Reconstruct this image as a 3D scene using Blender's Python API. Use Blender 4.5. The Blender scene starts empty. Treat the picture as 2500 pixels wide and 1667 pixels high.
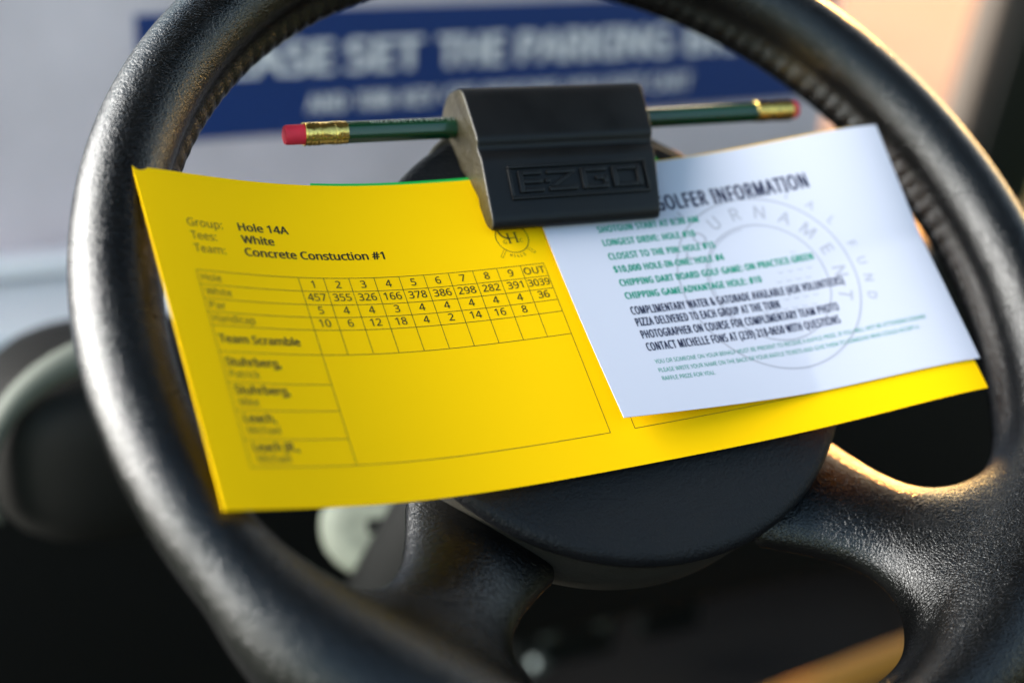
import bpy, bmesh, math, random
import numpy as np
from mathutils import Matrix, Vector

random.seed(4)
SC = bpy.context.scene
COL = SC.collection

# ------------------------------------------------------------------ frames
# wheel frame: x to the right across the wheel, y up across the wheel, z out of the wheel towards the driver
CAM_IN_WHEEL = np.array([[0.9109, -0.2802, 0.3029], [0.1004, 0.8626, 0.4959], [-0.4003, -0.4213, 0.8138]])
CENTRE_IN_CAM = np.array([0.0379, 0.0189, -0.4727])
E_ = math.radians(52)
D_ = math.radians(-1.5)
RY = np.array([[math.cos(D_), 0, -math.sin(D_)], [0, 1, 0], [math.sin(D_), 0, math.cos(D_)]])
WHEEL_ROT = RY @ np.array([[1, 0, 0], [0, math.sin(E_), -math.cos(E_)], [0, math.cos(E_), math.sin(E_)]])
WHEEL_POS = np.array([0, 0, 0.82])
CAM_ROT = WHEEL_ROT @ CAM_IN_WHEEL.T
U_, S_, V_ = np.linalg.svd(CAM_ROT)
CAM_ROT = U_ @ V_
CAM_POS = WHEEL_POS - CAM_ROT @ CENTRE_IN_CAM


def mat4(rot, pos):
    m = Matrix.Identity(4)
    for i in range(3):
        for j in range(3):
            m[i][j] = float(rot[i, j])
        m[i][3] = float(pos[i])
    return m


WHEEL = mat4(WHEEL_ROT, WHEEL_POS)

# ------------------------------------------------------------------ camera, sky, sun, exposure
cam_data = bpy.data.cameras.new('camera')
cam = bpy.data.objects.new('camera', cam_data)
COL.objects.link(cam)
cam.matrix_world = mat4(CAM_ROT, CAM_POS)
cam_data.sensor_width = 36
cam_data.lens = 50
cam_data.clip_start = 0.02
cam_data.clip_end = 300
cam_data.dof.use_dof = True
cam_data.dof.focus_distance = 0.460
cam_data.dof.aperture_fstop = 3.8
cam_data.dof.aperture_blades = 0
SC.camera = cam

SUN_EL = math.radians(7)
SUN_FROM = (math.cos(math.radians(47)), math.sin(math.radians(47)))     # right and ahead of the cart
SUN_DIR = Vector((SUN_FROM[0] * math.cos(SUN_EL), SUN_FROM[1] * math.cos(SUN_EL), math.sin(SUN_EL)))
world = bpy.data.worlds.new('World')
SC.world = world
world.use_nodes = True
wn = world.node_tree
wn.nodes.clear()
wo = wn.nodes.new('ShaderNodeOutputWorld')
wb = wn.nodes.new('ShaderNodeBackground')
sky = wn.nodes.new('ShaderNodeTexSky')
sky.sky_type = 'NISHITA'
sky.sun_disc = False
sky.sun_elevation = SUN_EL
sky.sun_rotation = math.atan2(SUN_DIR.x, SUN_DIR.y)
sky.dust_density = 1.2
sky.ozone_density = 1.0
wb.inputs['Strength'].default_value = 0.15
# added glow low in the unseen left sky, to brighten the left rim
wtc = wn.nodes.new('ShaderNodeTexCoord')
glow_dir = Vector((-0.89, 0.42, 0.25)).normalized()
wdot = wn.nodes.new('ShaderNodeVectorMath')
wdot.operation = 'DOT_PRODUCT'
wdot.inputs[1].default_value = glow_dir
wn.links.new(wtc.outputs['Generated'], wdot.inputs[0])
wmr = wn.nodes.new('ShaderNodeMapRange')
wmr.interpolation_type = 'SMOOTHSTEP'
wmr.inputs['From Min'].default_value = 0.74
wmr.inputs['From Max'].default_value = 0.99
wn.links.new(wdot.outputs['Value'], wmr.inputs['Value'])
wno = wn.nodes.new('ShaderNodeTexNoise')
wno.inputs['Scale'].default_value = 3.5
wno.inputs['Detail'].default_value = 6
wn.links.new(wtc.outputs['Generated'], wno.inputs['Vector'])
wmul = wn.nodes.new('ShaderNodeMath')
wmul.operation = 'MULTIPLY'
wn.links.new(wmr.outputs[0], wmul.inputs[0])
wn.links.new(wno.outputs['Fac'], wmul.inputs[1])
wsc = wn.nodes.new('ShaderNodeVectorMath')
wsc.operation = 'SCALE'
wsc.inputs[0].default_value = (125.0, 122.0, 116.0)
wn.links.new(wmul.outputs[0], wsc.inputs['Scale'])
wadd = wn.nodes.new('ShaderNodeVectorMath')
wadd.operation = 'ADD'
wn.links.new(sky.outputs[0], wadd.inputs[0])
wn.links.new(wsc.outputs[0], wadd.inputs[1])
wn.links.new(wadd.outputs[0], wb.inputs[0])
wn.links.new(wb.outputs[0], wo.inputs[0])

sun_data = bpy.data.lights.new('sun', 'SUN')
sun_data.energy = 1.2
sun_data.angle = math.radians(0.5)
sun_data.color = (1.0, 0.37, 0.07)
sun = bpy.data.objects.new('sun', sun_data)
COL.objects.link(sun)
sun.rotation_euler = SUN_DIR.to_track_quat('Z', 'Y').to_euler()
sun.location = (4, 3, 3)

SC.view_settings.view_transform = 'Standard'
SC.view_settings.look = 'None'
SC.view_settings.exposure = 2.15
SC.view_settings.gamma = 1
SC.view_settings.use_curve_mapping = False
SC.cycles.max_bounces = 6
SC.cycles.use_denoising = True


# ------------------------------------------------------------------ helpers
def tag(o, label=None, cat=None, group=None, kind=None):
    for k, v in (('label', label), ('category', cat), ('group', group), ('kind', kind)):
        if v:
            o[k] = v
    return o


def link(o, parent=None, matrix=None):
    COL.objects.link(o)
    if parent is not None:
        o.parent = parent
    if matrix is not None:
        o.matrix_world = matrix
    return o


def mesh_obj(name, verts, faces, mat, parent=None, matrix=None, smooth=True, normals=None):
    me = bpy.data.meshes.new(name)
    me.from_pydata([tuple(map(float, v)) for v in verts], [], [tuple(map(int, f)) for f in faces])
    me.update()
    if mat:
        me.materials.append(mat)
    if smooth:
        me.polygons.foreach_set('use_smooth', [True] * len(me.polygons))
    if normals is not None:
        me.normals_split_custom_set_from_vertices([tuple(map(float, n)) for n in normals])
    return link(bpy.data.objects.new(name, me), parent, matrix)


def empty(name, matrix=None):
    o = bpy.data.objects.new(name, None)
    o.empty_display_size = 0.05
    return link(o, None, matrix)


def bm_obj(name, bm, mat, parent=None, matrix=None, smooth=True, bevel=0, seg=3, angle=35):
    bmesh.ops.recalc_face_normals(bm, faces=bm.faces[:])
    if bevel:
        es = [e for e in bm.edges if len(e.link_faces) == 2 and e.calc_face_angle(0) > math.radians(angle)]
        bmesh.ops.bevel(bm, geom=es, offset=bevel, segments=seg, profile=0.5, affect='EDGES', clamp_overlap=True)
    me = bpy.data.meshes.new(name)
    bm.to_mesh(me)
    bm.free()
    if mat:
        me.materials.append(mat)
    if smooth:
        me.polygons.foreach_set('use_smooth', [True] * len(me.polygons))
        me.set_sharp_from_angle(angle=math.radians(40))
    return link(bpy.data.objects.new(name, me), parent, matrix)


def bm_box(bm, x0, x1, y0, y1, z0, z1):
    vs = [bm.verts.new((x, y, z)) for z in (z0, z1) for y in (y0, y1) for x in (x0, x1)]
    for f in ((0, 2, 3, 1), (4, 5, 7, 6), (0, 1, 5, 4), (2, 6, 7, 3), (0, 4, 6, 2), (1, 3, 7, 5)):
        bm.faces.new([vs[i] for i in f])


def lathe(profile, seg, squash=None, cap=True):
    """profile: (radius, height) pairs, turned round z. squash(theta) scales the radius."""
    bm = bmesh.new()
    rings = []
    for r, z in profile:
        if r < 1e-7:
            rings.append([bm.verts.new((0, 0, z))])
        else:
            ring = []
            for i in range(seg):
                t = 2 * math.pi * i / seg
                k = squash(t) if squash else 1
                ring.append(bm.verts.new((r * k * math.cos(t), r * k * math.sin(t), z)))
            rings.append(ring)
    for a, b in zip(rings, rings[1:]):
        for i in range(seg):
            j = (i + 1) % seg
            if len(a) == 1 and len(b) == 1:
                continue
            if len(a) == 1:
                bm.faces.new((a[0], b[i], b[j]))
            elif len(b) == 1:
                bm.faces.new((a[i], a[j], b[0]))
            else:
                bm.faces.new((a[i], a[j], b[j], b[i]))
    return bm


def extrude_profile(pts, x_left, x_right):
    """pts: (y, z) outline; x_left / x_right: functions of y."""
    bm = bmesh.new()
    a = [bm.verts.new((x_left(y), y, z)) for y, z in pts]
    b = [bm.verts.new((x_right(y), y, z)) for y, z in pts]
    n = len(pts)
    bm.faces.new(a)
    bm.faces.new(b[::-1])
    for i in range(n):
        j = (i + 1) % n
        bm.faces.new((a[i], b[i], b[j], a[j]))
    return bm


def round_poly(pts, radii, n=5):
    out = []
    m = len(pts)
    for i in range(m):
        p0, p1, p2 = (np.array(pts[(i + k) % m], float) for k in (-1, 0, 1))
        r = radii[i]
        a, b = p0 - p1, p2 - p1
        la, lb = np.linalg.norm(a), np.linalg.norm(b)
        a, b = a / la, b / lb
        d = min(r, la * 0.48, lb * 0.48)
        s, e = p1 + a * d, p1 + b * d
        for k in range(n + 1):
            t = k / n
            out.append((1 - t) ** 2 * s + 2 * t * (1 - t) * p1 + t * t * e)
    return out


# ------------------------------------------------------------------ materials
def mat(name, col, rough=0.5, metal=0.0, spec=0.5, bumps=(), var=None, coat=0.0, rough_var=None):
    """bumps: (kind, scale, strength, distance). var: (scale, amount) mottling of the colour itself."""
    m = bpy.data.materials.new(name)
    m.use_nodes = True
    nt = m.node_tree
    b = nt.nodes['Principled BSDF']
    b.inputs['Base Color'].default_value = (*col, 1)
    b.inputs['Roughness'].default_value = rough
    b.inputs['Metallic'].default_value = metal
    b.inputs['Specular IOR Level'].default_value = spec
    b.inputs['Coat Weight'].default_value = coat
    tc = nt.nodes.new('ShaderNodeTexCoord')
    if var:
        n = nt.nodes.new('ShaderNodeTexNoise')
        n.inputs['Scale'].default_value = var[0]
        n.inputs['Detail'].default_value = 5
        nt.links.new(tc.outputs['Object'], n.inputs['Vector'])
        mx = nt.nodes.new('ShaderNodeMix')
        mx.data_type = 'RGBA'
        mx.inputs[6].default_value = (*[c * (1 - var[1]) for c in col], 1)
        mx.inputs[7].default_value = (*[min(1, c * (1 + var[1])) for c in col], 1)
        nt.links.new(n.outputs['Fac'], mx.inputs[0])
        nt.links.new(mx.outputs[2], b.inputs['Base Color'])
    if rough_var:
        n = nt.nodes.new('ShaderNodeTexNoise')
        n.inputs['Scale'].default_value = rough_var[0]
        n.inputs['Detail'].default_value = 4
        nt.links.new(tc.outputs['Object'], n.inputs['Vector'])
        mr = nt.nodes.new('ShaderNodeMapRange')
        mr.inputs['From Min'].default_value = 0.3
        mr.inputs['From Max'].default_value = 0.7
        mr.inputs['To Min'].default_value = rough - rough_var[1]
        mr.inputs['To Max'].default_value = rough + rough_var[1]
        nt.links.new(n.outputs['Fac'], mr.inputs['Value'])
        nt.links.new(mr.outputs[0], b.inputs['Roughness'])
    prev = None
    for kind, scale, strength, dist in bumps:
        if kind == 'noise':
            n = nt.nodes.new('ShaderNodeTexNoise')
            n.inputs['Detail'].default_value = 4
            out = n.outputs['Fac']
        elif kind == 'warp':
            n = nt.nodes.new('ShaderNodeTexNoise')
            n.inputs['Detail'].default_value = 3
            n.inputs['Distortion'].default_value = 1.6
            out = n.outputs['Fac']
        else:
            n = nt.nodes.new('ShaderNodeTexVoronoi')
            n.feature = 'DISTANCE_TO_EDGE'
            out = n.outputs['Distance']
        n.inputs['Scale'].default_value = scale
        vec = tc.outputs['Object']
        if kind == 'crease':
            w = nt.nodes.new('ShaderNodeTexNoise')
            w.inputs['Scale'].default_value = scale * 0.7
            nt.links.new(vec, w.inputs['Vector'])
            ad = nt.nodes.new('ShaderNodeVectorMath')
            ad.operation = 'MULTIPLY_ADD'
            nt.links.new(w.outputs['Color'], ad.inputs[0])
            ad.inputs[1].default_value = (1.1 / scale,) * 3
            nt.links.new(vec, ad.inputs[2])
            nt.links.new(ad.outputs[0], n.inputs['Vector'])
            mr = nt.nodes.new('ShaderNodeMapRange')
            mr.inputs['From Max'].default_value = 0.18
            nt.links.new(out, mr.inputs['Value'])
            out = mr.outputs[0]
        else:
            nt.links.new(vec, n.inputs['Vector'])
        bp = nt.nodes.new('ShaderNodeBump')
        bp.inputs['Strength'].default_value = strength
        bp.inputs['Distance'].default_value = dist
        nt.links.new(out, bp.inputs['Height'])
        if prev:
            nt.links.new(prev.outputs[0], bp.inputs['Normal'])
        prev = bp
    if prev:
        nt.links.new(prev.outputs[0], b.inputs['Normal'])
    return m


M_LEATHER = mat('grained_black_vinyl', (0.0018, 0.0019, 0.002), 0.235, spec=0.46, rough_var=(60, 0.06),
                bumps=(('warp', 430, 0.24, 0.0012), ('crease', 950, 0.24, 0.0004), ('noise', 2200, 0.10, 0.0003)))
M_HUB = mat('stippled_black_plastic', (0.0065, 0.0070, 0.0083), 0.46, spec=0.24, rough_var=(90, 0.05),
            bumps=(('noise', 700, 0.5, 0.0008), ('crease', 800, 0.25, 0.0004)))
M_SKIRT = mat('matt_black_plastic', (0.034, 0.031, 0.024), 0.6, spec=0.3, bumps=(('noise', 700, 0.3, 0.0005),))
M_CLIP = mat('moulded_black_plastic', (0.003, 0.0034, 0.004), 0.42, spec=0.3, rough_var=(45, 0.08),
             bumps=(('noise', 160, 0.14, 0.0008), ('noise', 900, 0.08, 0.0004)))
M_YELLOW = mat('yellow_card_stock', (0.99, 0.575, 0.0005), 0.8, spec=0.06, var=(14, 0.012), bumps=(('noise', 1400, 0.07, 0.0003),))
M_WHITE = mat('white_card_stock', (0.53, 0.545, 0.64), 0.75, spec=0.1, var=(14, 0.01), bumps=(('noise', 1400, 0.06, 0.0003),))
M_GREEN = mat('green_card_stock', (0.01, 0.42, 0.06), 0.6, spec=0.25)
M_INK = mat('black_ink', (0.028, 0.02, 0.008), 0.55, spec=0.3)
M_INKS = mat('thin_brown_ink', (0.10, 0.07, 0.008), 0.55, spec=0.3)
M_TINT = mat('pale_olive_ink', (0.62, 0.44, 0.012), 0.6, spec=0.25)
M_NAVY = mat('navy_ink', (0.012, 0.016, 0.05), 0.55, spec=0.3)
M_TEAL = mat('green_ink', (0.001, 0.26, 0.16), 0.55, spec=0.3)
M_MARK = mat('pale_grey_ink', (0.39, 0.40, 0.475), 0.6, spec=0.25)
M_PENCIL = mat('dark_green_lacquer', (0.002, 0.040, 0.014), 0.22, spec=0.5, coat=0.5, bumps=(('noise', 500, 0.1, 0.0003),))
M_SILVER = mat('silver_foil', (0.34, 0.37, 0.35), 0.45)
M_BRASS = mat('brass_ferrule', (0.85, 0.60, 0.16), 0.22, metal=1.0, bumps=(('noise', 300, 0.5, 0.0008), ('noise', 1200, 0.3, 0.0003)))
M_RUBBER = mat('red_rubber', (0.74, 0.028, 0.055), 0.62, spec=0.35, bumps=(('noise', 900, 0.2, 0.0003),), var=(300, 0.1))
M_BLUE = mat('blue_vinyl', (0.008, 0.034, 0.155), 0.42, spec=0.4)
M_SIGNW = mat('white_vinyl', (0.80, 0.76, 0.78), 0.5)
M_PANEL = mat('pale_grey_plastic', (0.66, 0.56, 0.60), 0.55, var=(13, 0.28), bumps=(('noise', 60, 0.2, 0.002),))
M_SHELF = mat('glossy_pale_plastic', (0.55, 0.57, 0.6), 0.2, spec=0.6)
M_DASH = mat('black_dash_plastic', (0.005, 0.005, 0.005), 0.6, spec=0.12, bumps=(('noise', 700, 0.3, 0.0006),))
M_POD = mat('dark_grey_plastic', (0.011, 0.0105, 0.0095), 0.6, spec=0.15)
M_STEEL = mat('scuffed_black_steel', (0.006, 0.007, 0.007), 0.3, spec=0.3)
M_COLUMN = mat('column_black', (0.004, 0.0042, 0.004), 0.65, spec=0.15)
M_CLIP_LIT = mat('clip_plastic_painted_light', (0.034, 0.027, 0.012), 0.42, spec=0.55, var=(180, 0.6), bumps=(('noise', 150, 0.5, 0.002), ('noise', 800, 0.4, 0.0006)))
M_LIP = mat('grey_green_trim', (0.12, 0.128, 0.11), 0.6, spec=0.2)
M_ZINC = mat('dull_zinc', (0.10, 0.12, 0.12), 0.45, metal=0.7)
M_BONE = mat('pale_bone_plastic', (0.22, 0.235, 0.19), 0.6, spec=0.2, var=(70, 0.6))
M_MAT = mat('black_floor_rubber', (0.008, 0.0075, 0.007), 0.7, spec=0.15, bumps=(('noise', 300, 0.4, 0.001),))
M_SILL = mat('tan_sill_plastic', (0.55, 0.23, 0.035), 0.5)
M_STRUT_LIT = mat('strut_painted_light', (0.06, 0.05, 0.042), 0.9, spec=0.05)
M_ROOF = mat('weathered_beige_plastic', (0.16, 0.155, 0.15), 0.6)
M_LAWN = mat('dark_lawn', (0.02, 0.034, 0.010), 0.9, spec=0.1, var=(3, 0.4), bumps=(('noise', 60, 0.6, 0.02),))
M_PATH = mat('dark_asphalt', (0.05, 0.05, 0.052), 0.85, spec=0.2, var=(5, 0.2), bumps=(('noise', 120, 0.5, 0.005),))
M_GROUND = mat('sandy_red_paving', (0.19, 0.105, 0.075), 0.85, spec=0.2, var=(1.6, 0.25), bumps=(('noise', 30, 0.4, 0.01),))

# ------------------------------------------------------------------ ground
g = mesh_obj('ground', [(-90, -90, 0), (90, -90, 0), (90, 90, 0), (-90, 90, 0)], [(0, 1, 2, 3)], M_LAWN, smooth=False)
tag(g, 'dark lawn round the cart', 'ground', kind='structure')
g = mesh_obj('cart_path', [(-0.9, -9, 0.004), (1.6, -9, 0.004), (1.6, 1.6, 0.004), (-0.9, 1.6, 0.004)], [(0, 1, 2, 3)], M_PATH, smooth=False)
tag(g, 'dark asphalt path under the cart', 'path', kind='structure')
g = mesh_obj('paving', [(-12, 2.7, 0.006), (40, 2.7, 0.006), (40, 40, 0.006), (-12, 40, 0.006)], [(0, 1, 2, 3)], M_GROUND, smooth=False)
tag(g, 'sunlit reddish paving beyond the cart', 'paving', kind='structure')

# ------------------------------------------------------------------ golf cart round the wheel
cart = empty('golf_cart', Matrix.Translation((0, 0, 0.25)))
tag(cart, 'golf cart front with pale panel, dark dash and black floor behind the wheel', 'golf cart')
CI = Matrix.Identity(4)


def cart_box(name, m, x0, x1, y0, y1, z0, z1, bevel=0.006, parent=None, rot=None):
    bm = bmesh.new()
    bm_box(bm, x0, x1, y0, y1, z0, z1)
    return bm_obj(name, bm, m, parent or cart, CI, bevel=bevel)


cart_box('front_panel', M_PANEL, -0.62, 0.418, 0.45, 0.475, 0.64, 0.98, 0.01)
cart_box('dash_shelf', M_SHELF, -0.60, 0.05, 0.345, 0.449, 0.660, 0.684, 0.008)
cart_box('shelf_trim', M_SIGNW, -0.60, 0.05, 0.425, 0.4495, 0.6845, 0.697, 0.004)
cart_box('dash', M_DASH, -0.60, 0.62, 0.36, 0.44, 0.40, 0.6595, 0.012)
cart_box('floor', M_MAT, -0.40, 0.619, -0.60, 0.75, 0.235, 0.255, 0.004)
cart_box('toe_board', M_MAT, -0.40, 0.619, 0.62, 0.65, 0.2555, 0.52, 0.004)
bm = bmesh.new()
bm_box(bm, -0.14, 0.16, -0.006, 0.005, -0.02, 0.008)
bm.transform(Matrix.Translation((0.40, 0.350, 0.312)) @ Matrix.Rotation(math.radians(7), 4, 'Z') @ Matrix.Rotation(math.radians(-14), 4, 'X'))
bm_obj('floor_ridge', bm, M_SILL, cart, CI, bevel=0.006)
cart_box('sun_blocker', M_DASH, 0.62, 0.65, -0.60, 1.10, 0.20, 0.36, 0.006)  # added blocker that keeps the low sun off the floor
cart_box('seat_back', M_DASH, -0.40, 1.02, -0.98, -0.86, 0.55, 1.05, 0.03)
cart_box('roof', M_ROOF, -0.50, 1.12, -0.36, 0.75, 1.72, 1.78, 0.02)


def bar(name, m, a, b, w, d, parent):
    a, b = Vector(a), Vector(b)
    z = (b - a).normalized()
    x = Vector((1, 0, 0))
    x = (x - z * x.dot(z)).normalized()
    y = z.cross(x)
    bm = bmesh.new()
    bm_box(bm, -w / 2, w / 2, -d / 2, d / 2, 0, (b - a).length)
    r = Matrix((x, y, z)).transposed().to_4x4()
    r.translation = a
    bm.transform(r)
    return bm_obj(name, bm, m, parent, CI, bevel=0.006)


# windscreen strut at the right
bar('roof_strut', M_STEEL, (0.895, 0.80, 0.42), (1.175, 0.86, 1.72), 0.10, 0.05, cart)
bar('strut_lit_face', M_STRUT_LIT, (0.828, 0.80, 0.42), (1.108, 0.86, 1.72), 0.026, 0.04, cart)  # pale stripe for the strut's lit face, its light put into the colour

# storage pod low on the left of the dash
bm = bmesh.new()
bmesh.ops.create_uvsphere(bm, u_segments=40, v_segments=24, radius=1)
for v in bm.verts:
    c = v.co
    p = 2.8
    n = (abs(c.x) ** p + abs(c.y) ** p + abs(c.z) ** p) ** (-1 / p)
    v.co = c * n
bm.transform(Matrix.Translation((-0.128, 0.285, 0.655)) @ Matrix.Diagonal((0.066, 0.055, 0.052, 1)))
bm_obj('storage_pod', bm, M_POD, cart, CI)
# curved lip over the pod
cs = []
for i in range(25):
    t = math.radians(200 - i * 120 / 24)
    cs.append((-0.128 + 0.066 * math.cos(t), 0.243, 0.655 + 0.060 * math.sin(t)))
vs, fs = [], []
K = 10
for i, c in enumerate(cs):
    t = math.radians(200 - i * 120 / 24)
    for k in range(K):
        a = 2 * math.pi * k / K
        rad = 0.0015 + 0.0085 * (i / 24) ** 0.8
        rr = rad * math.cos(a)
        vs.append((c[0] + rr * math.cos(t), c[1] + 0.006 * math.sin(a), c[2] + rr * math.sin(t)))
for i in range(len(cs) - 1):
    for k in range(K):
        fs.append((i * K + k, i * K + (k + 1) % K, (i + 1) * K + (k + 1) % K, (i + 1) * K + k))
fs += [tuple(range(K))[::-1], tuple((len(cs) - 1) * K + k for k in range(K))]
mesh_obj('pod_lip', vs, fs, M_LIP, cart, CI)

# steering column and ignition switch
col = lathe([(0, 0.0), (0.027, 0.0), (0.027, -0.06), (0.031, -0.07), (0.031, -0.40), (0, -0.40)], 48)
bm_obj('steering_column', col, M_COLUMN, cart, WHEEL @ Matrix.Translation((0, 0, -0.069)))
sw = lathe([(0, 0.0085), (0.010, 0.0092), (0.017, 0.0088), (0.0225, 0.006), (0.0255, 0.0), (0.026, -0.02), (0, -0.02)], 40)
swm = Matrix.Translation((-0.020, 0.2, 0.621)) @ Matrix.Rotation(math.radians(62), 4, 'X') @ Matrix.Rotation(math.radians(-18), 4, 'Y')
sw_o = bm_obj('ignition_switch', sw, M_BONE, cart, swm)
kb = bmesh.new()
bm_box(kb, -0.002, 0.006, -0.0035, 0.0035, 0.0085, 0.0105)
bm_obj('key_slot', kb, M_DASH, sw_o, swm, bevel=0.001)
# pedals
bm = bmesh.new()
bm_box(bm, 0.18, 0.27, 0.44, 0.455, 0.31, 0.37)
bm_obj('brake_pedal', bm, M_STEEL, cart, CI, bevel=0.006)
bm = bmesh.new()
bm_box(bm, 0.31, 0.37, 0.47, 0.485, 0.29, 0.40)
bm_obj('accelerator_pedal', bm, M_STEEL, cart, CI, bevel=0.006)
bolt = lathe([(0, 0.008), (0.006, 0.008), (0.008, 0.005), (0.008, 0.0), (0, 0.0)], 20)
for bx, by, bz in ((0.205, 0.437, 0.352), (0.252, 0.437, 0.352), (0.198, 0.437, 0.322), (0.345, 0.468, 0.385)):
    b2 = bolt.copy()
    bm_obj('bolt', b2, M_ZINC, cart, Matrix.Translation((bx, by, bz)) @ Matrix.Rotation(math.radians(90), 4, 'X'))
bolt.free()
bar('pedal_arm', M_STEEL, (0.225, 0.47, 0.35), (0.20, 0.60, 0.50), 0.02, 0.015, cart)

# ------------------------------------------------------------------ text as meshes
FONT_CACHE = {}


SANS = None
try:                                    # Blender's own bundled sans serif; falls back to the built-in font
    SANS = bpy.data.fonts.load(bpy.utils.system_resource('DATAFILES', path='fonts') + '/NotoSansMath-Regular.woff2')
except Exception:
    SANS = None


def glyphs(s, spacing=1.0):
    key = (s, spacing)
    if key in FONT_CACHE:
        return FONT_CACHE[key]
    cu = bpy.data.curves.new('lettering', 'FONT')
    cu.body = s
    if SANS:
        cu.font = SANS
    cu.size = 1
    cu.space_character = spacing
    cu.resolution_u = 3
    cu.fill_mode = 'FRONT'
    ob = bpy.data.objects.new('lettering', cu)
    COL.objects.link(ob)
    dg = bpy.context.evaluated_depsgraph_get()
    me = bpy.data.meshes.new_from_object(ob.evaluated_get(dg))
    v = np.array([x.co[:2] for x in me.vertices])
    f = [tuple(p.vertices) for p in me.polygons]
    COL.objects.unlink(ob)
    bpy.data.objects.remove(ob)
    bpy.data.curves.remove(cu)
    bpy.data.meshes.remove(me)
    FONT_CACHE[key] = (v, f)
    return v, f


CAP = float(glyphs('H')[0][:, 1].max())


class Ink:
    step, out = 0.000004, (0, 0, 1)
    """flat printed shapes in the sheet's own (right, down) coordinates, in mm"""

    def __init__(self):
        self.v, self.f, self.level = [], [], []

    def add(self, v, f):
        n = len(self.v)
        self.v += [tuple(p) for p in v]
        self.f += [tuple(i + n for i in q) for q in f]
        self.level += [0] * len(v)

    def text(self, s, x0, base, cap, x1=None, bold=0.0, align='L', spacing=1.0, wide=1.0, dbase=0.0):
        v, f = glyphs(s, spacing)
        v = v.copy()
        lo, hi = v[:, 0].min(), v[:, 0].max()
        k = cap / CAP
        kx = k * wide
        if x1 is not None:
            kx = (x1 - x0) / (hi - lo)
        X = (v[:, 0] - lo) * kx
        if align == 'C':
            X -= (hi - lo) * kx / 2
        t = X / max(1e-6, (hi - lo) * kx)
        P = np.c_[x0 + X, base - v[:, 1] * k + dbase * t]
        if bold:        # a heavier weight: the outline struck again a hair to each side
            w = bold * cap
            for i, (a, b) in enumerate(((0, 0), (-1, 0), (1, 0), (-0.5, 0.45), (0.5, 0.45), (-0.5, -0.45), (0.5, -0.45))):
                self.add(P + np.array([a, b]) * w, f)
                self.level[-len(P):] = [i] * len(P)
        else:
            self.add(P, f)

    def line(self, p, q, w):
        p, q = np.array(p, float), np.array(q, float)
        d = q - p
        L = np.linalg.norm(d)
        d /= L
        n = np.array([-d[1], d[0]]) * w / 2
        m = max(1, int(L / 3))
        vs = []
        for i in range(m + 1):
            c = p + d * L * i / m
            vs += [c + n, c - n]
        self.add(vs, [(2 * i, 2 * i + 2, 2 * i + 3, 2 * i + 1) for i in range(m)])

    def rect(self, x0, y0, x1, y1):
        self.add([(x0, y0), (x1, y0), (x1, y1), (x0, y1)], [(0, 1, 2, 3)])

    def arc(self, cx, cy, r, a0, a1, w, n=64):
        vs = []
        for i in range(n + 1):
            a = math.radians(a0 + (a1 - a0) * i / n)
            for rr in (r - w / 2, r + w / 2):
                vs.append((cx + rr * math.cos(a), cy - rr * math.sin(a)))
        self.add(vs, [(2 * i, 2 * i + 2, 2 * i + 3, 2 * i + 1) for i in range(n)])

    def disc(self, cx, cy, r, n=12):
        self.add([(cx + r * math.cos(2 * math.pi * i / n), cy + r * math.sin(2 * math.pi * i / n)) for i in range(n)], [tuple(range(n))])

    def arc_text(self, letters, cx, cy, r, a0, a1, cap, bold=0.0, wide=1.0, inside=False):
        m = len(letters)
        for i, ch in enumerate(letters):
            if ch == ' ':
                continue
            a = math.radians(a0 + (a1 - a0) * (i / max(1, m - 1)))
            v, f = glyphs(ch)
            v = v.copy()
            v[:, 0] -= (v[:, 0].min() + v[:, 0].max()) / 2
            k = cap / CAP
            x, y = v[:, 0] * k * wide, v[:, 1] * k
            if inside:
                px = cx + (r - y) * math.cos(a) - x * math.sin(a)
                py = cy - ((r - y) * math.sin(a) + x * math.cos(a))
            else:
                px = cx + (r + y) * math.cos(a) + x * math.sin(a)
                py = cy - ((r + y) * math.sin(a) - x * math.cos(a))
            P = np.c_[px, py]
            for i2, (da, db) in enumerate(((0, 0), (-1, 0), (1, 0), (0, 1), (0, -1))):
                self.add(P + np.array([da, db]) * cap * 0.035, f)
                self.level[-len(P):] = [i2] * len(P)

    def build(self, name, m, surface, parent, matrix):
        v = np.array(self.v) / 1000
        P = surface(v[:, 0], v[:, 1]) + np.outer(np.array(self.level) * self.step, self.out)
        o = mesh_obj(name, P, self.f, m, parent, matrix, smooth=False)
        return o


# ------------------------------------------------------------------ warning sign on the front panel
SX0, SX1, SZ0, SZ1 = -0.078, 0.405, 0.754, 0.830
sign_m = Matrix.Translation((SX0, 0.4492, SZ0))
bm = bmesh.new()
bm_box(bm, 0, SX1 - SX0, -0.0012, 0.0, 0, SZ1 - SZ0)
sign = bm_obj('warning_sign', bm, M_BLUE, None, sign_m, bevel=0.0004, seg=1)
tag(sign, 'blue warning sign in white capitals on the pale panel behind the wheel', 'sign')
ink = Ink()
ink.step, ink.out = 0.00008, (0, -1, 0)
H = (SZ1 - SZ0) * 1000
for word, xa, xb in (('PLEASE', 21, 117.0), ('SET', 126.5, 175), ('THE', 187, 231.5), ('PARKING', 242.5, 354), ('BRAKE', 368, 455)):
    ink.text(word, xa, 38.5, 19, x1=xb, bold=0.08)
for word, xa, xb in (('AND', 101, 126), ('TURN', 132.5, 155.5), ('KEY', 163, 186), ('OFF', 192, 213), ('BEFORE', 219, 272), ('YOU', 278, 304), ('EXIT CART', 310, 373)):
    ink.text(word, xa, 62.5, 10, x1=xb, bold=0.07)
ink.build('lettering', M_SIGNW, lambda u, v: np.c_[u, 0 * u - 0.0017, H / 1000 - v], sign, sign_m)

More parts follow.
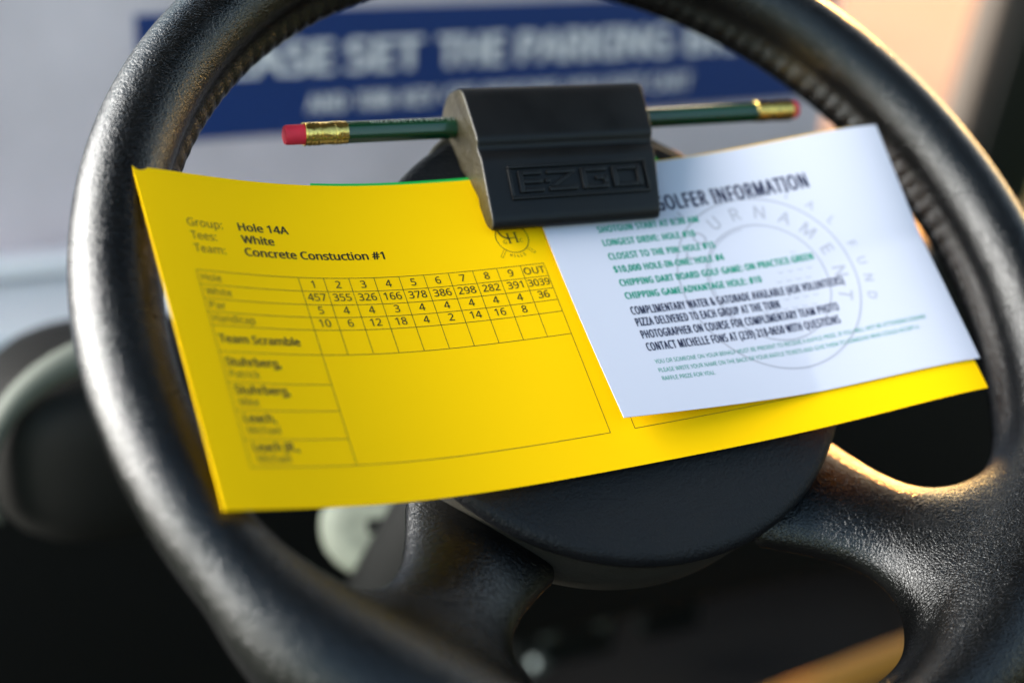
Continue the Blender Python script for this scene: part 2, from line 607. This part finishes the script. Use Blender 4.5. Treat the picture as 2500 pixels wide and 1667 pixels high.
# ------------------------------------------------------------------ steering wheel
wheel = empty('steering_wheel', WHEEL)
tag(wheel, 'black grained steering wheel with a round hub and a scorecard clip', 'steering wheel')

RIM_R, RIM_Z = 0.1642, -0.0025


def smin(a, b, k):
    h = np.clip(0.5 + 0.5 * (b - a) / k, 0, 1)
    return b * (1 - h) + a * h - k * h * (1 - h)


def spoke_sdf(x, y, z, s):
    p0 = np.array([s * 0.060, -0.0665, -0.0405])
    p1 = np.array([s * 0.105, -0.120, -0.009])
    ax = p1 - p0
    L = np.linalg.norm(ax)
    ax = ax / L
    lat = np.array([-ax[1], ax[0], 0])
    lat /= np.linalg.norm(lat)
    nn = np.cross(ax, lat)
    dx, dy, dz = x - p0[0], y - p0[1], z - p0[2]
    t = np.clip(dx * ax[0] + dy * ax[1] + dz * ax[2], 0, L)
    qx, qy, qz = dx - t * ax[0], dy - t * ax[1], dz - t * ax[2]
    l = qx * lat[0] + qy * lat[1] + qz * lat[2]
    a = qx * ax[0] + qy * ax[1] + qz * ax[2]
    h = qx * nn[0] + qy * nn[1] + qz * nn[2]
    tt = t / L
    aw = 0.0265 - 0.007 * np.sin(np.pi * np.clip(tt * 1.1, 0, 1))
    ah = 0.0115 - 0.002 * tt
    k0 = np.sqrt((l / aw) ** 2 + (h / ah) ** 2 + (a / ah) ** 2) + 1e-9
    k1 = np.sqrt((l / aw ** 2) ** 2 + (h / ah ** 2) ** 2 + (a / ah ** 2) ** 2) + 1e-9
    return np.where(k0 > 0.05, k0 * (k0 - 1) / k1, -ah)


def wheel_sdf(x, y, z):
    rho = np.sqrt(x * x + y * y)
    th = np.arctan2(y, x)
    a = np.hypot(rho - RIM_R, z - RIM_Z) - 0.0133
    fade = np.clip((y + 0.02) / 0.05, 0, 1)
    fade = fade * fade * (3 - 2 * fade)
    b = np.hypot((rho - 0.1565), (z + 0.0150)) - 0.0078
    phi_in = np.clip((0.1535 - rho) / 0.004, 0, 1)
    b = b - fade * phi_in * 0.0003 * (np.abs(np.sin(th * 76 + 0.25 * np.sin(th * 23))) - 0.5)
    rim = smin(a, b, 0.0045)
    d = smin(rim, spoke_sdf(x, y, z, -1), 0.036)
    d = smin(d, spoke_sdf(x, y, z, 1), 0.036)
    return d


def surface_nets(f, lo, hi, h):
    n = [int(math.ceil((hi[i] - lo[i]) / h)) + 1 for i in range(3)]
    ax = [lo[i] + h * np.arange(n[i]) for i in range(3)]
    g = f(ax[0][:, None, None], ax[1][None, :, None], ax[2][None, None, :])
    g = np.broadcast_to(g, n).astype(np.float64)
    ins = g < 0
    nx, ny, nz = n
    c = [ins[i:nx - 1 + i, j:ny - 1 + j, k:nz - 1 + k] for i in (0, 1) for j in (0, 1) for k in (0, 1)]
    s = sum(q.astype(np.int8) for q in c)
    act = (s > 0) & (s < 8)
    idx = -np.ones(act.shape, np.int64)
    cells = np.argwhere(act)
    idx[act] = np.arange(len(cells))
    P = np.c_[ax[0][cells[:, 0]], ax[1][cells[:, 1]], ax[2][cells[:, 2]]] + h / 2
    faces = []
    for axn in range(3):
        o = [a for a in range(3) if a != axn]
        sl0 = [slice(None)] * 3
        sl1 = [slice(None)] * 3
        sl0[axn] = slice(0, n[axn] - 1)
        sl1[axn] = slice(1, n[axn])
        ch = ins[tuple(sl0)] != ins[tuple(sl1)]
        e = np.argwhere(ch)
        ok = np.ones(len(e), bool)
        for a in o:
            ok &= (e[:, a] > 0) & (e[:, a] < n[a] - 1)
        e = e[ok]
        first = ins[tuple(e.T)]
        quad = []
        for da, db in ((-1, -1), (0, -1), (0, 0), (-1, 0)):
            q = e.copy()
            q[:, o[0]] += da
            q[:, o[1]] += db
            quad.append(idx[tuple(q.T)])
        quad = np.array(quad).T
        flip = first if axn != 1 else ~first
        quad[~flip] = quad[~flip][:, ::-1]
        faces.append(quad)
    F = np.concatenate(faces)

    def grad(p):
        e = 2e-4
        gr = np.stack([(f(*(p + e * np.eye(3)[i]).T) - f(*(p - e * np.eye(3)[i]).T)) / (2 * e) for i in range(3)], 1)
        return gr
    for _ in range(4):
        gr = grad(P)
        d = f(*P.T)
        P = P - np.clip(d / np.maximum((gr ** 2).sum(1), 0.05), -h, h)[:, None] * gr
    gr = grad(P)
    N = gr / np.maximum(np.linalg.norm(gr, axis=1), 1e-9)[:, None]
    return P, F, N


WP, WF, WN = surface_nets(wheel_sdf, (-0.186, -0.186, -0.050), (0.186, 0.186, 0.020), 0.00145)
fc = WP[WF].mean(1)
rho = np.hypot(fc[:, 0], fc[:, 1])
sp = (rho < 0.1425) & (fc[:, 1] < -0.02)
for name, sel in (('rim', ~sp), ('spoke', sp & (fc[:, 0] < 0)), ('spoke', sp & (fc[:, 0] >= 0))):
    F = WF[sel]
    used = np.unique(F)
    remap = -np.ones(len(WP), np.int64)
    remap[used] = np.arange(len(used))
    mesh_obj(name, WP[used], remap[F], M_LEATHER, wheel, WHEEL, normals=WN[used])


# round hub: cap and housing
def hub_squash(t):
    s = 0.5 + 0.5 * math.tanh((math.sin(t) - 0.15) * 4)
    return 1 - 0.062 * s


prof = [(0, -0.0172), (0.03, -0.0173), (0.06, -0.0176), (0.080, -0.0182), (0.0868, -0.0187), (0.0890, -0.0193), (0.0903, -0.0206),
        (0.0907, -0.0222), (0.0904, -0.0240), (0.0893, -0.0252), (0.0875, -0.0256)]
bm_obj('hub_cap', lathe(prof, 160, hub_squash), M_HUB, wheel, WHEEL)
prof = [(0.0875, -0.0250), (0.0889, -0.0262), (0.0890, -0.0300), (0.0886, -0.0400), (0.0875, -0.0515), (0.0855, -0.0535),
(0.0700, -0.0545), (0, -0.0548)]
bm_obj('hub_housing', lathe(prof, 160, hub_squash), M_SKIRT, wheel, WHEEL)

bm_obj('hub_neck', lathe([(0, -0.0549), (0.062, -0.0552), (0.045, -0.058), (0.030, -0.0685), (0, -0.0685)], 64), M_COLUMN, wheel, WHEEL)

# flared neck that carries the clip at the top of the hub
pts = [(-0.058, 0.056), (-0.050, 0.0665), (-0.0425, 0.075), (-0.034, 0.082), (-0.026, 0.084), (0.026, 0.084), (0.036, 0.081),
       (0.046, 0.0735), (0.056, 0.066), (0.064, 0.056)]
bm = bmesh.new()
lo = [bm.verts.new((x, y, -0.036)) for x, y in pts]
hi = [bm.verts.new((x, y, -0.0195)) for x, y in pts]
n = len(pts)
bm.faces.new(lo[::-1])
bm.faces.new(hi)
for i in range(n):
    j = (i + 1) % n
    bm.faces.new((lo[i], lo[j], hi[j], hi[i]))
bm_obj('clip_mount', bm, M_SKIRT, wheel, WHEEL, bevel=0.002)

# scorecard clip
CP = [(0.0335, -0.0072), (0.0550, -0.0010), (0.0590, -0.0020), (0.0615, 0.0008), (0.0835, 0.0016), (0.0902, -0.0105), (0.0880, -0.0205),
      (0.0795, -0.0248), (0.0690, -0.0215), (0.0600, -0.0180), (0.0545, -0.0150), (0.0460, -0.0128), (0.0440, -0.0140), (0.0345, -0.0136), (0.0308, -0.0100)]
CR = [0.003, 0.0025, 0.002, 0.003, 0.0045, 0.007, 0.006, 0.006, 0.004, 0.003, 0.002, 0.0015, 0.0015, 0.003, 0.003]
cp = round_poly(CP, CR, 4)
clip_bm = extrude_profile(cp, lambda y: -0.0360, lambda y: 0.0290 + (y - 0.031) * 0.125)
clip = bm_obj('scorecard_clip', clip_bm, M_CLIP, wheel, WHEEL, bevel=0.0022, seg=4, angle=50)
clip.data.materials.append(M_CLIP_LIT)      # left end faces: cream light painted in as a paler, warmer colour
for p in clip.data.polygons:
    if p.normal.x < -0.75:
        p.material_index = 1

# raised emblem on the clip's lower plate
pa, pb = np.array([0.0335, -0.0072]), np.array([0.0550, -0.0010])
pdir = (pb - pa) / np.linalg.norm(pb - pa)
pnrm = np.array([-pdir[1], pdir[0]])


def plate(x, t, o):      # x across, t up the plate from its lower edge, o out of the plate
    q = pa + pdir * t + pnrm * o
    return (x, q[0], q[1])


bm = bmesh.new()


def raised(poly, o0=-0.0006, o1=0.0012):
    lo = [bm.verts.new(plate(x, t, o0)) for x, t in poly]
    hi = [bm.verts.new(plate(x, t, o1)) for x, t in poly]
    bm.faces.new(lo[::-1])
    bm.faces.new(hi)
    for i in range(len(poly)):
        j = (i + 1) % len(poly)
        bm.faces.new((lo[i], lo[j], hi[j], hi[i]))


def rbox(x0, x1, t0, t1, **k):
    raised([(x0, t0), (x1, t0), (x1, t1), (x0, t1)], **k)


FX0, FX1, FT0, FT1, FW = -0.0275, 0.0265, 0.0065, 0.0187, 0.0011
sl = 0.10
for x0, x1, t0, t1 in ((FX0, FX1, FT1 - FW, FT1), (FX0, FX1, FT0, FT0 + FW), (FX0, FX0 + FW, FT0 + FW, FT1 - FW), (FX1 - FW, FX1, FT0 + FW, FT1 - FW)):
    rbox(x0, x1, t0, t1)
T0, T1 = 0.0088, 0.0166
B = 0.0016
M_ = (T0 + T1) / 2
# E
rbox(-0.0240, -0.0222, T0, T1)
for t in (T0, M_ - B / 2, T1 - B):
    rbox(-0.0222, -0.0150, t, t + B)
# dash
rbox(-0.0141, -0.0122, M_ - B / 2, M_ + B / 2)
# Z
rbox(-0.0130, -0.0020, T1 - B, T1)
rbox(-0.0130, -0.0020, T0, T0 + B)
raised([(-0.0128, T0 + B), (-0.0098, T0 + B), (-0.0022, T1 - B), (-0.0052, T1 - B)])
# G
rbox(0.0000, 0.0019, T0, T1)
rbox(0.0019, 0.0102, T1 - B, T1)
rbox(0.0019, 0.0102, T0, T0 + B)
rbox(0.0085, 0.0102, T0 + B, M_ + B / 2)
rbox(0.0055, 0.0085, M_ - B / 2, M_ + B / 2)
# O
rbox(0.0122, 0.0141, T0, T1)
rbox(0.0220, 0.0239, T0, T1)
rbox(0.0141, 0.0220, T1 - B, T1)
rbox(0.0141, 0.0220, T0, T0 + B)
bm_obj('raised_emblem', bm, M_CLIP, clip, WHEEL, bevel=0.00035, seg=2)

# ------------------------------------------------------------------ the bent sheets
O_ = np.array([-0.02248, 0.05567, -0.01426])
R_ = np.array([[0.99906, -0.04001, 0.01691], [0.03986, 0.99916, 0.00937], [-0.01727, -0.00868, 0.99981]])
A_ = [0.43039, -3.7658, 72.08972, 63.19969, -2260.24507]
TW = (-0.15047, -0.08586)
UC = 0.135
_s = np.linspace(-0.2, 0.2, 1601)
_dz = sum(A_[k] * (k + 2) * _s ** (k + 1) for k in range(5))
_an = np.arctan(_dz)
_h = _s[1] - _s[0]
_X = np.cumsum(np.cos(_an)) * _h
_Z = np.cumsum(np.sin(_an)) * _h
_X -= np.interp(0, _s, _X)
_Z -= np.interp(0, _s, _Z)


def sheet0(U, V):
    s = U - UC
    z = np.interp(s, _s, _Z) + (V - 0.05) * s * (TW[0] + TW[1] * s)
    return O_ + np.outer(np.interp(s, _s, _X), R_[:, 0]) - np.outer(V, R_[:, 1]) + np.outer(z, R_[:, 2])


def offset_surface(base, off):
    def f(U, V):
        U, V = np.asarray(U, float), np.asarray(V, float)
        e = 1e-4
        du = base(U + e, V) - base(U - e, V)
        dv = base(U, V + e) - base(U, V - e)
        nr = np.cross(dv, du)
        nr /= np.linalg.norm(nr, axis=1)[:, None]
        o = off(U, V) if callable(off) else off
        return base(U, V) + nr * np.reshape(o, (-1, 1))
    return f


def make_sheet(name, base, W, H, thick, m, nu=90, nv=40):
    us, vs_ = np.linspace(0, W, nu + 1), np.linspace(0, H, nv + 1)
    UU, VV = np.meshgrid(us, vs_, indexing='ij')
    top = offset_surface(base, 0.0)(UU.ravel(), VV.ravel())
    bot = offset_surface(base, -thick)(UU.ravel(), VV.ravel())
    nt = len(top)
    ix = lambda i, j: i * (nv + 1) + j
    fs = []
    for i in range(nu):
        for j in range(nv):
            q = (ix(i, j), ix(i, j + 1), ix(i + 1, j + 1), ix(i + 1, j))
            fs.append(q)
            fs.append(tuple(k + nt for k in q[::-1]))
    loop = [ix(i, 0) for i in range(nu)] + [ix(nu, j) for j in range(nv)] + [ix(i, nv) for i in range(nu, 0, -1)] + [ix(0, j) for j in range(nv, 0, -1)]
    for a, b in zip(loop, loop[1:] + loop[:1]):
        fs.append((a, b, b + nt, a + nt))
    o = mesh_obj(name, np.r_[top, bot], fs, m, None, WHEEL)
    o.data.set_sharp_from_angle(angle=math.radians(40))
    return o


PW, PH = 0.28337, 0.1149
card = make_sheet('scorecard', sheet0, PW, PH, 0.00028, M_YELLOW)
tag(card, 'long yellow scorecard with a printed table, clipped across the wheel hub', 'scorecard')
ysurf = offset_surface(sheet0, 0.00006)

# printing on the scorecard, positions in mm
tx = Ink()
for s, x0, x1, b, bold in (('Group:', 13.4, 25.4, 20.3, 0), ('Hole 14A', 31.1, 48.6, 20.1, 1), ('Tees:', 13.5, 22.2, 25.1, 0), ('White', 31.1, 42.3, 24.8, 1),
                           ('Team:', 13.4, 24.0, 29.8, 0), ('Concrete Constuction #1', 30.9, 80.3, 29.5, 1)):
    tx.text(s, x0, b, 2.85, x1=x1, bold=0.05 if bold else 0.0)
VS = [36.5, 41.51, 46.49, 51.12, 55.75, 64.61, 74.97, 83.97, 93.31, 102.03]
TL, TC, TP = 12.01, 47.08, 8.97
TR_ = TC + 10 * TP
for s, x0, x1, b, bold in (('Hole', 13.2, 19.7, 40.2, 0), ('White', 13.2, 21.8, 45.2, 0), ('Par', 13.2, 18.6, 49.9, 0), ('Handicap', 13.1, 27.2, 54.5, 0),
                           ('Team Scramble', 13.2, 40.6, 61.5, 1), ('Stuhrberg,', 13.3, 31.6, 69.3, 1), ('Patrick', 13.5, 23.4, 73.3, 0),
                           ('Stuhrberg,', 13.7, 31.9, 78.6, 1), ('Mike', 14.0, 20.4, 82.5, 0), ('Leach,', 14.0, 24.4, 87.8, 1), ('Michael', 14.2, 24.9, 91.6, 0),
                           ('Leach JR.,', 14.4, 29.4, 97.0, 1), ('Michael', 14.8, 25.6, 100.6, 0)):
    tx.text(s, x0, b, 2.55 if not bold else 2.7, x1=x1, bold=0.05 if bold else 0.0)
rows = [('1 2 3 4 5 6 7 8 9 OUT', 40.2), ('457 355 326 166 378 386 298 282 391 3039', 45.0), ('5 4 4 3 4 4 4 4 4 36', 49.8), ('10 6 12 18 4 2 14 16 8', 54.5)]
for line, b in rows:
    for i, w in enumerate(line.split()):
        tx.text(w, TC + TP * (i + 0.5), b, 2.65, align='C', wide=1.06 if len(w) < 4 else 0.98, bold=0.012)
tx.build('printed_text', M_INK, ysurf, card, WHEEL)

tb = Ink()
lw = 0.2
for v in VS[:6]:
    tb.line((TL, v), (TR_ if v != 0 else 0, v), lw)
for v in VS[6:9]:
    tb.line((TL, v), (TC, v), lw)
tb.line((TL - lw / 2, VS[9]), (TR_, VS[9]), lw)
tb.line((TL, VS[0]), (TL, VS[9]), lw)
tb.line((TC, VS[0]), (TC, VS[9]), lw)
tb.line((TR_, VS[0] - lw / 2), (TR_, VS[9] + lw / 2), lw)
for i in range(1, 10):
    tb.line((TC + TP * i, VS[0]), (TC + TP * i, VS[5]), lw)
B0, B1 = 146.0, 271.0
for v in (VS[0], VS[5], VS[9]):
    tb.line((B0, v), (B1, v - 0.2), lw)
tb.line((B0, VS[0]), (B0, VS[9]), lw)
tb.line((B1, VS[0]), (B1, VS[9]), lw)
tb.build('printed_table', M_INK, offset_surface(sheet0, 0.00005), card, WHEEL)

lg = Ink()
LX, LY, LR = 128.8, 25.1, 6.0
lg.arc(LX, LY, LR, 0, 360, 0.28, 72)
lg.arc(128.0, 21.8, 3.5, 100, 262, 0.62, 30)      # big C behind the H
lg.arc(128.0, 21.8, 3.5, 262, 285, 0.35, 8)


def serif_bar(x, dx, y0, y1, w):
    lg.add([(x - w / 2, y0), (x + w / 2, y0), (x + w / 2 + dx, y1), (x - w / 2 + dx, y1)], [(0, 1, 2, 3)])
    for yy, off in ((y0, 0), (y1, dx)):
        s = 0.13
        lg.rect(x + off - w * 0.95, yy - s, x + off + w * 0.95, yy + s)


serif_bar(127.5, 0, 23.3, 27.2, 0.62)
serif_bar(130.3, 0, 23.2, 27.1, 0.62)
lg.rect(127.8, 25.05, 130.0, 25.35)
lg.build('club_logo', M_INK, ysurf, card, WHEEL)
lg = Ink()
lg.text('G', 125.0, 27.3, 1.45)
lg.text('C', 131.3, 27.2, 1.45)
lg.arc_text('HILLS', LX, LY, 7.9, 249, 288, 1.05, bold=0.02, wide=0.9, inside=True)
for x0, y0, x1, y1 in ((124.6, 29.6, 122.5, 32.4), (132.8, 29.3, 135.2, 31.9)):
    d = np.array([x1 - x0, y1 - y0])
    d /= np.linalg.norm(d)
    nn_ = np.array([-d[1], d[0]]) * 0.42
    p, q = np.array([x0, y0]), np.array([x1, y1])
    lg.line(p + nn_, q + nn_, 0.14)
    lg.line(p - nn_, q - nn_, 0.14)
    lg.line(q - nn_, q + nn_, 0.2)
lg.build('logo_lettering', M_INKS, ysurf, card, WHEEL)

# white information card
WT = np.array([0.14139, 0.00038])
AL = 0.019578658855446254
WW, WH = 0.14633, 0.10026
KW = (-0.00495, 0.00855, 0.00579)
ca, sa = math.cos(AL), math.sin(AL)


def wbase(A, Bv):
    A, Bv = np.asarray(A, float), np.asarray(Bv, float)
    U, V = WT[0] + ca * A - sa * Bv, WT[1] + sa * A + ca * Bv
    a, b = A / 0.14, Bv / 0.1
    o = 0.0012 + KW[0] * a * a + KW[1] * a * a * (1 - b) + KW[2] * (1 - a) ** 2 * b ** 2
    o = np.maximum(o, 0.0007 + 0 * o)
    return sheet0(U, V) + np.outer(o, R_[:, 2])


info = make_sheet('information_card', wbase, WW, WH, 0.0003, M_WHITE)
tag(info, 'white golfer information card lying on the right half of the yellow scorecard', 'card')
wsurf = offset_surface(wbase, 0.00007)
wm = Ink()
QX, QY = 77.8, 55.8
wm.arc(QX, QY, 34.8, 0, 360, 0.8, 140)
wm.arc(QX, QY, 23.6, 0, 360, 0.75, 110)
wm.arc(QX, QY, 22.6, 95, 215, 0.4, 60)
wm.arc_text('TOURNAMENT', QX, QY, 26.6, 152, -21, 5.0, bold=0.0, wide=1.0)
wm.arc_text('MEMORIAL', QX, QY, 37.6, 128, 30, 3.4, wide=1.0)
wm.arc_text('FUND', QX, QY, 37.6, 13, -19, 3.4, wide=1.0)
rng = random.Random(3)
for i in range(-5, 6):
    for j in range(-5, 6):
        x, y = QX + 4.0 * (i + 0.5 * (j % 2)), QY + 3.6 * j
        if math.hypot(x - QX, y - QY) < 20 and x - QX + (y - QY) > 2:
            wm.arc(x, y, 1.1, 200, 330, 0.35, 6)
wm.build('watermark', M_MARK, offset_surface(wbase, 0.00004), info, WHEEL)
hd = Ink()
hd.text('GOLFER INFORMATION', 46.6, 20.9, 6.1, x1=108.5, bold=0.045, spacing=1.12, dbase=0.3)
hd.build('heading', M_NAVY, wsurf, info, WHEEL)
gt = Ink()
for s, b, x1 in (('SHOTGUN START AT 8:30 AM', 27.3, 60.4), ('LONGEST DRIVE: HOLE #10', 32.95, 56.9), ('CLOSEST TO THE PIN: HOLE #15', 38.75, 62.7),
                 ('$10,000 HOLE-IN-ONE: HOLE #4', 44.15, 64.2), ('CHIPPING DART BOARD GOLF GAME: ON PRACTICE GREEN', 49.8, 98.7), ('CHIPPING GAME ADVANTAGE HOLE: #10', 55.2, 75.1)):
    gt.text(s, 20.2, b, 2.6, x1=x1, bold=0.06, spacing=1.1, dbase=0.3)
for s, b, x1 in (('YOU OR SOMEONE ON YOUR BEHALF MUST BE PRESENT TO RECEIVE A RAFFLE PRIZE. IF YOU WILL NOT BE ATTENDING DINNER', 81.5, 131.5),
                 ('PLEASE WRITE YOUR NAME ON THE BACK OF YOUR RAFFLE TICKETS AND GIVE THEM TO SOMEONE WHO COULD ACCEPT A', 84.9, 127.1),
                 ('RAFFLE PRIZE FOR YOU.', 88.15, 41.6)):
    gt.text(s, 20.6, b, 1.6, x1=x1, dbase=0.15)
gt.build('green_text', M_TEAL, wsurf, info, WHEEL)
nt_ = Ink()
for s, b, x1 in (('COMPLIMENTARY WATER & GATORADE AVAILABLE (ASK VOLUNTEERS)', 61.6, 106.4), ('PIZZA DELIVERED TO EACH GROUP AT THE TURN', 66.3, 77.9),
                 ('PHOTOGRAPHER ON COURSE FOR COMPLIMENTARY TEAM PHOTO', 71.3, 100.0), ('CONTACT MICHELLE FONS AT (239) 218-0650 WITH QUESTIONS', 76.3, 98.4)):
    nt_.text(s, 20.0, b, 3.1, x1=x1, bold=0.042, spacing=1.12, dbase=0.35)
nt_.build('navy_text', M_NAVY, wsurf, info, WHEEL)

# green card underneath, only its top edge showing
gm = lambda U, V: sheet0(0.0628 + np.asarray(U, float), np.asarray(V, float) - 0.0014 - 0.004 * np.asarray(U, float)) + np.outer(np.zeros_like(U) - 0.0007, R_[:, 2])
green = make_sheet('green_card', gm, 0.135, 0.09, 0.0003, M_GREEN, 50, 20)
tag(green, 'green card under the yellow scorecard with only its top edge showing', 'card')


# ------------------------------------------------------------------ pencils
def pencil(xe, xf, xb, xin, y, z, label, tilt=0.0):
    """xe eraser end, xf ferrule start, xb body start, xin end hidden inside the clip"""
    sgn = 1 if xin > xe else -1
    L = abs(xin - xe)
    m = WHEEL @ Matrix.Translation((xe, y, z)) @ Matrix.Rotation(tilt, 4, 'Z') @ Matrix.Rotation(math.radians(90) * sgn, 4, 'Y')
    root = empty('pencil', m)
    tag(root, label, 'pencil', 'green pencils pushed into the clip')
    e1, f1 = abs(xf - xe), abs(xb - xe)
    R = 0.00375
    er = lathe([(0, 0.0001), (0.0022, 0.0), (0.0030, 0.0003), (0.00335, 0.0010), (0.0034, 0.002), (0.0034, e1 + 0.002), (0, e1 + 0.002)], 40)
    bm_obj('eraser', er, M_RUBBER, root, m)
    # ferrule with rolled beads and crimps
    pf = [(0.0034, e1), (0.0040, e1 - 0.0001), (0.0041, e1 + 0.0002), (0.00392, e1 + 0.0005)]
    Lf = f1 - e1
    for c in (0.14, 0.24, 0.33, 0.68, 0.76, 0.85):
        zc = e1 + Lf * c
        pf += [(0.00388, zc - 0.0006), (0.00405, zc - 0.0002), (0.00405, zc + 0.0002), (0.00388, zc + 0.0006)]
    pf += [(0.00388, f1 - 0.0004), (0.0040, f1 - 0.0001), (0.0037, f1)]
    fb = lathe(pf, 64)
    for v in fb.verts:
        t = (v.co.z - e1) / Lf
        if 0.4 < t < 0.62:
            a = math.atan2(v.co.y, v.co.x)
            k = 1 - 0.025 * (math.cos(16 * a) > 0.2)
            v.co.x *= k
            v.co.y *= k
    # crimped ridges ring
    bm_obj('ferrule', fb, M_BRASS, root, m)
    bb = bmesh.new()
    hexa = round_poly([(R * 1.06 * math.cos(math.radians(60 * i + 4)), R * 1.06 * math.sin(math.radians(60 * i + 4))) for i in range(6)], [0.0009] * 6, 3)
    lo = [bb.verts.new((p[0], p[1], f1 - 0.001)) for p in hexa]
    hi = [bb.verts.new((p[0], p[1], L)) for p in hexa]
    bb.faces.new(lo[::-1])
    bb.faces.new(hi)
    for i in range(len(hexa)):
        j = (i + 1) % len(hexa)
        bb.faces.new((lo[i], lo[j], hi[j], hi[i]))
    body = bm_obj('body', bb, M_PENCIL, root, m)
    return root, body, m


pl, plb, plm = pencil(-0.0977, -0.0908, -0.0758, -0.002, 0.0770, -0.0130, 'green pencil with a red eraser sticking out left of the clip', 0.0)
pr, prb, prm = pencil(0.1098, 0.1062, 0.0900, 0.004, 0.0785, -0.0130, 'green pencil with a blurred red eraser sticking out right of the clip', 0.012)

# foil lettering on the upper facet of the left pencil (upside down, as seen)
def build_imprint(words, z0, name):
    k = Ink()
    k.text(words, 0, 0, 1.6, x1=31.0, bold=0.03)
    a = np.array(k.v) / 1000
    along = z0 - a[:, 0]
    across = 0.0008 + a[:, 1]
    # facet facing up and out of the wheel: find its centre angle in the pencil's local frame
    inv = plm.inverted().to_3x3() @ WHEEL.to_3x3()
    want = inv @ Vector((0, 0.44, 0.90))
    best = max(range(6), key=lambda i: math.cos(math.atan2(want.y, want.x) - math.radians(60 * i + 34)))
    ang = math.radians(60 * best + 34)
    nrm = np.array([math.cos(ang), math.sin(ang), 0])
    tan = np.array([-math.sin(ang), math.cos(ang), 0])
    up = inv @ Vector((0, 1, 0))
    if tan @ np.array(up) < 0:
        tan = -tan
    ap = 0.00375 * 1.06 * math.cos(math.radians(30)) + 0.00004
    P = nrm * ap + np.outer(along, [0, 0, 1]) + np.outer(across, tan)
    mesh_obj(name, P, k.f, M_SILVER, plb, plm, smooth=False)


build_imprint('LE.COM 517-546-7706', 0.0612, 'foil_lettering')
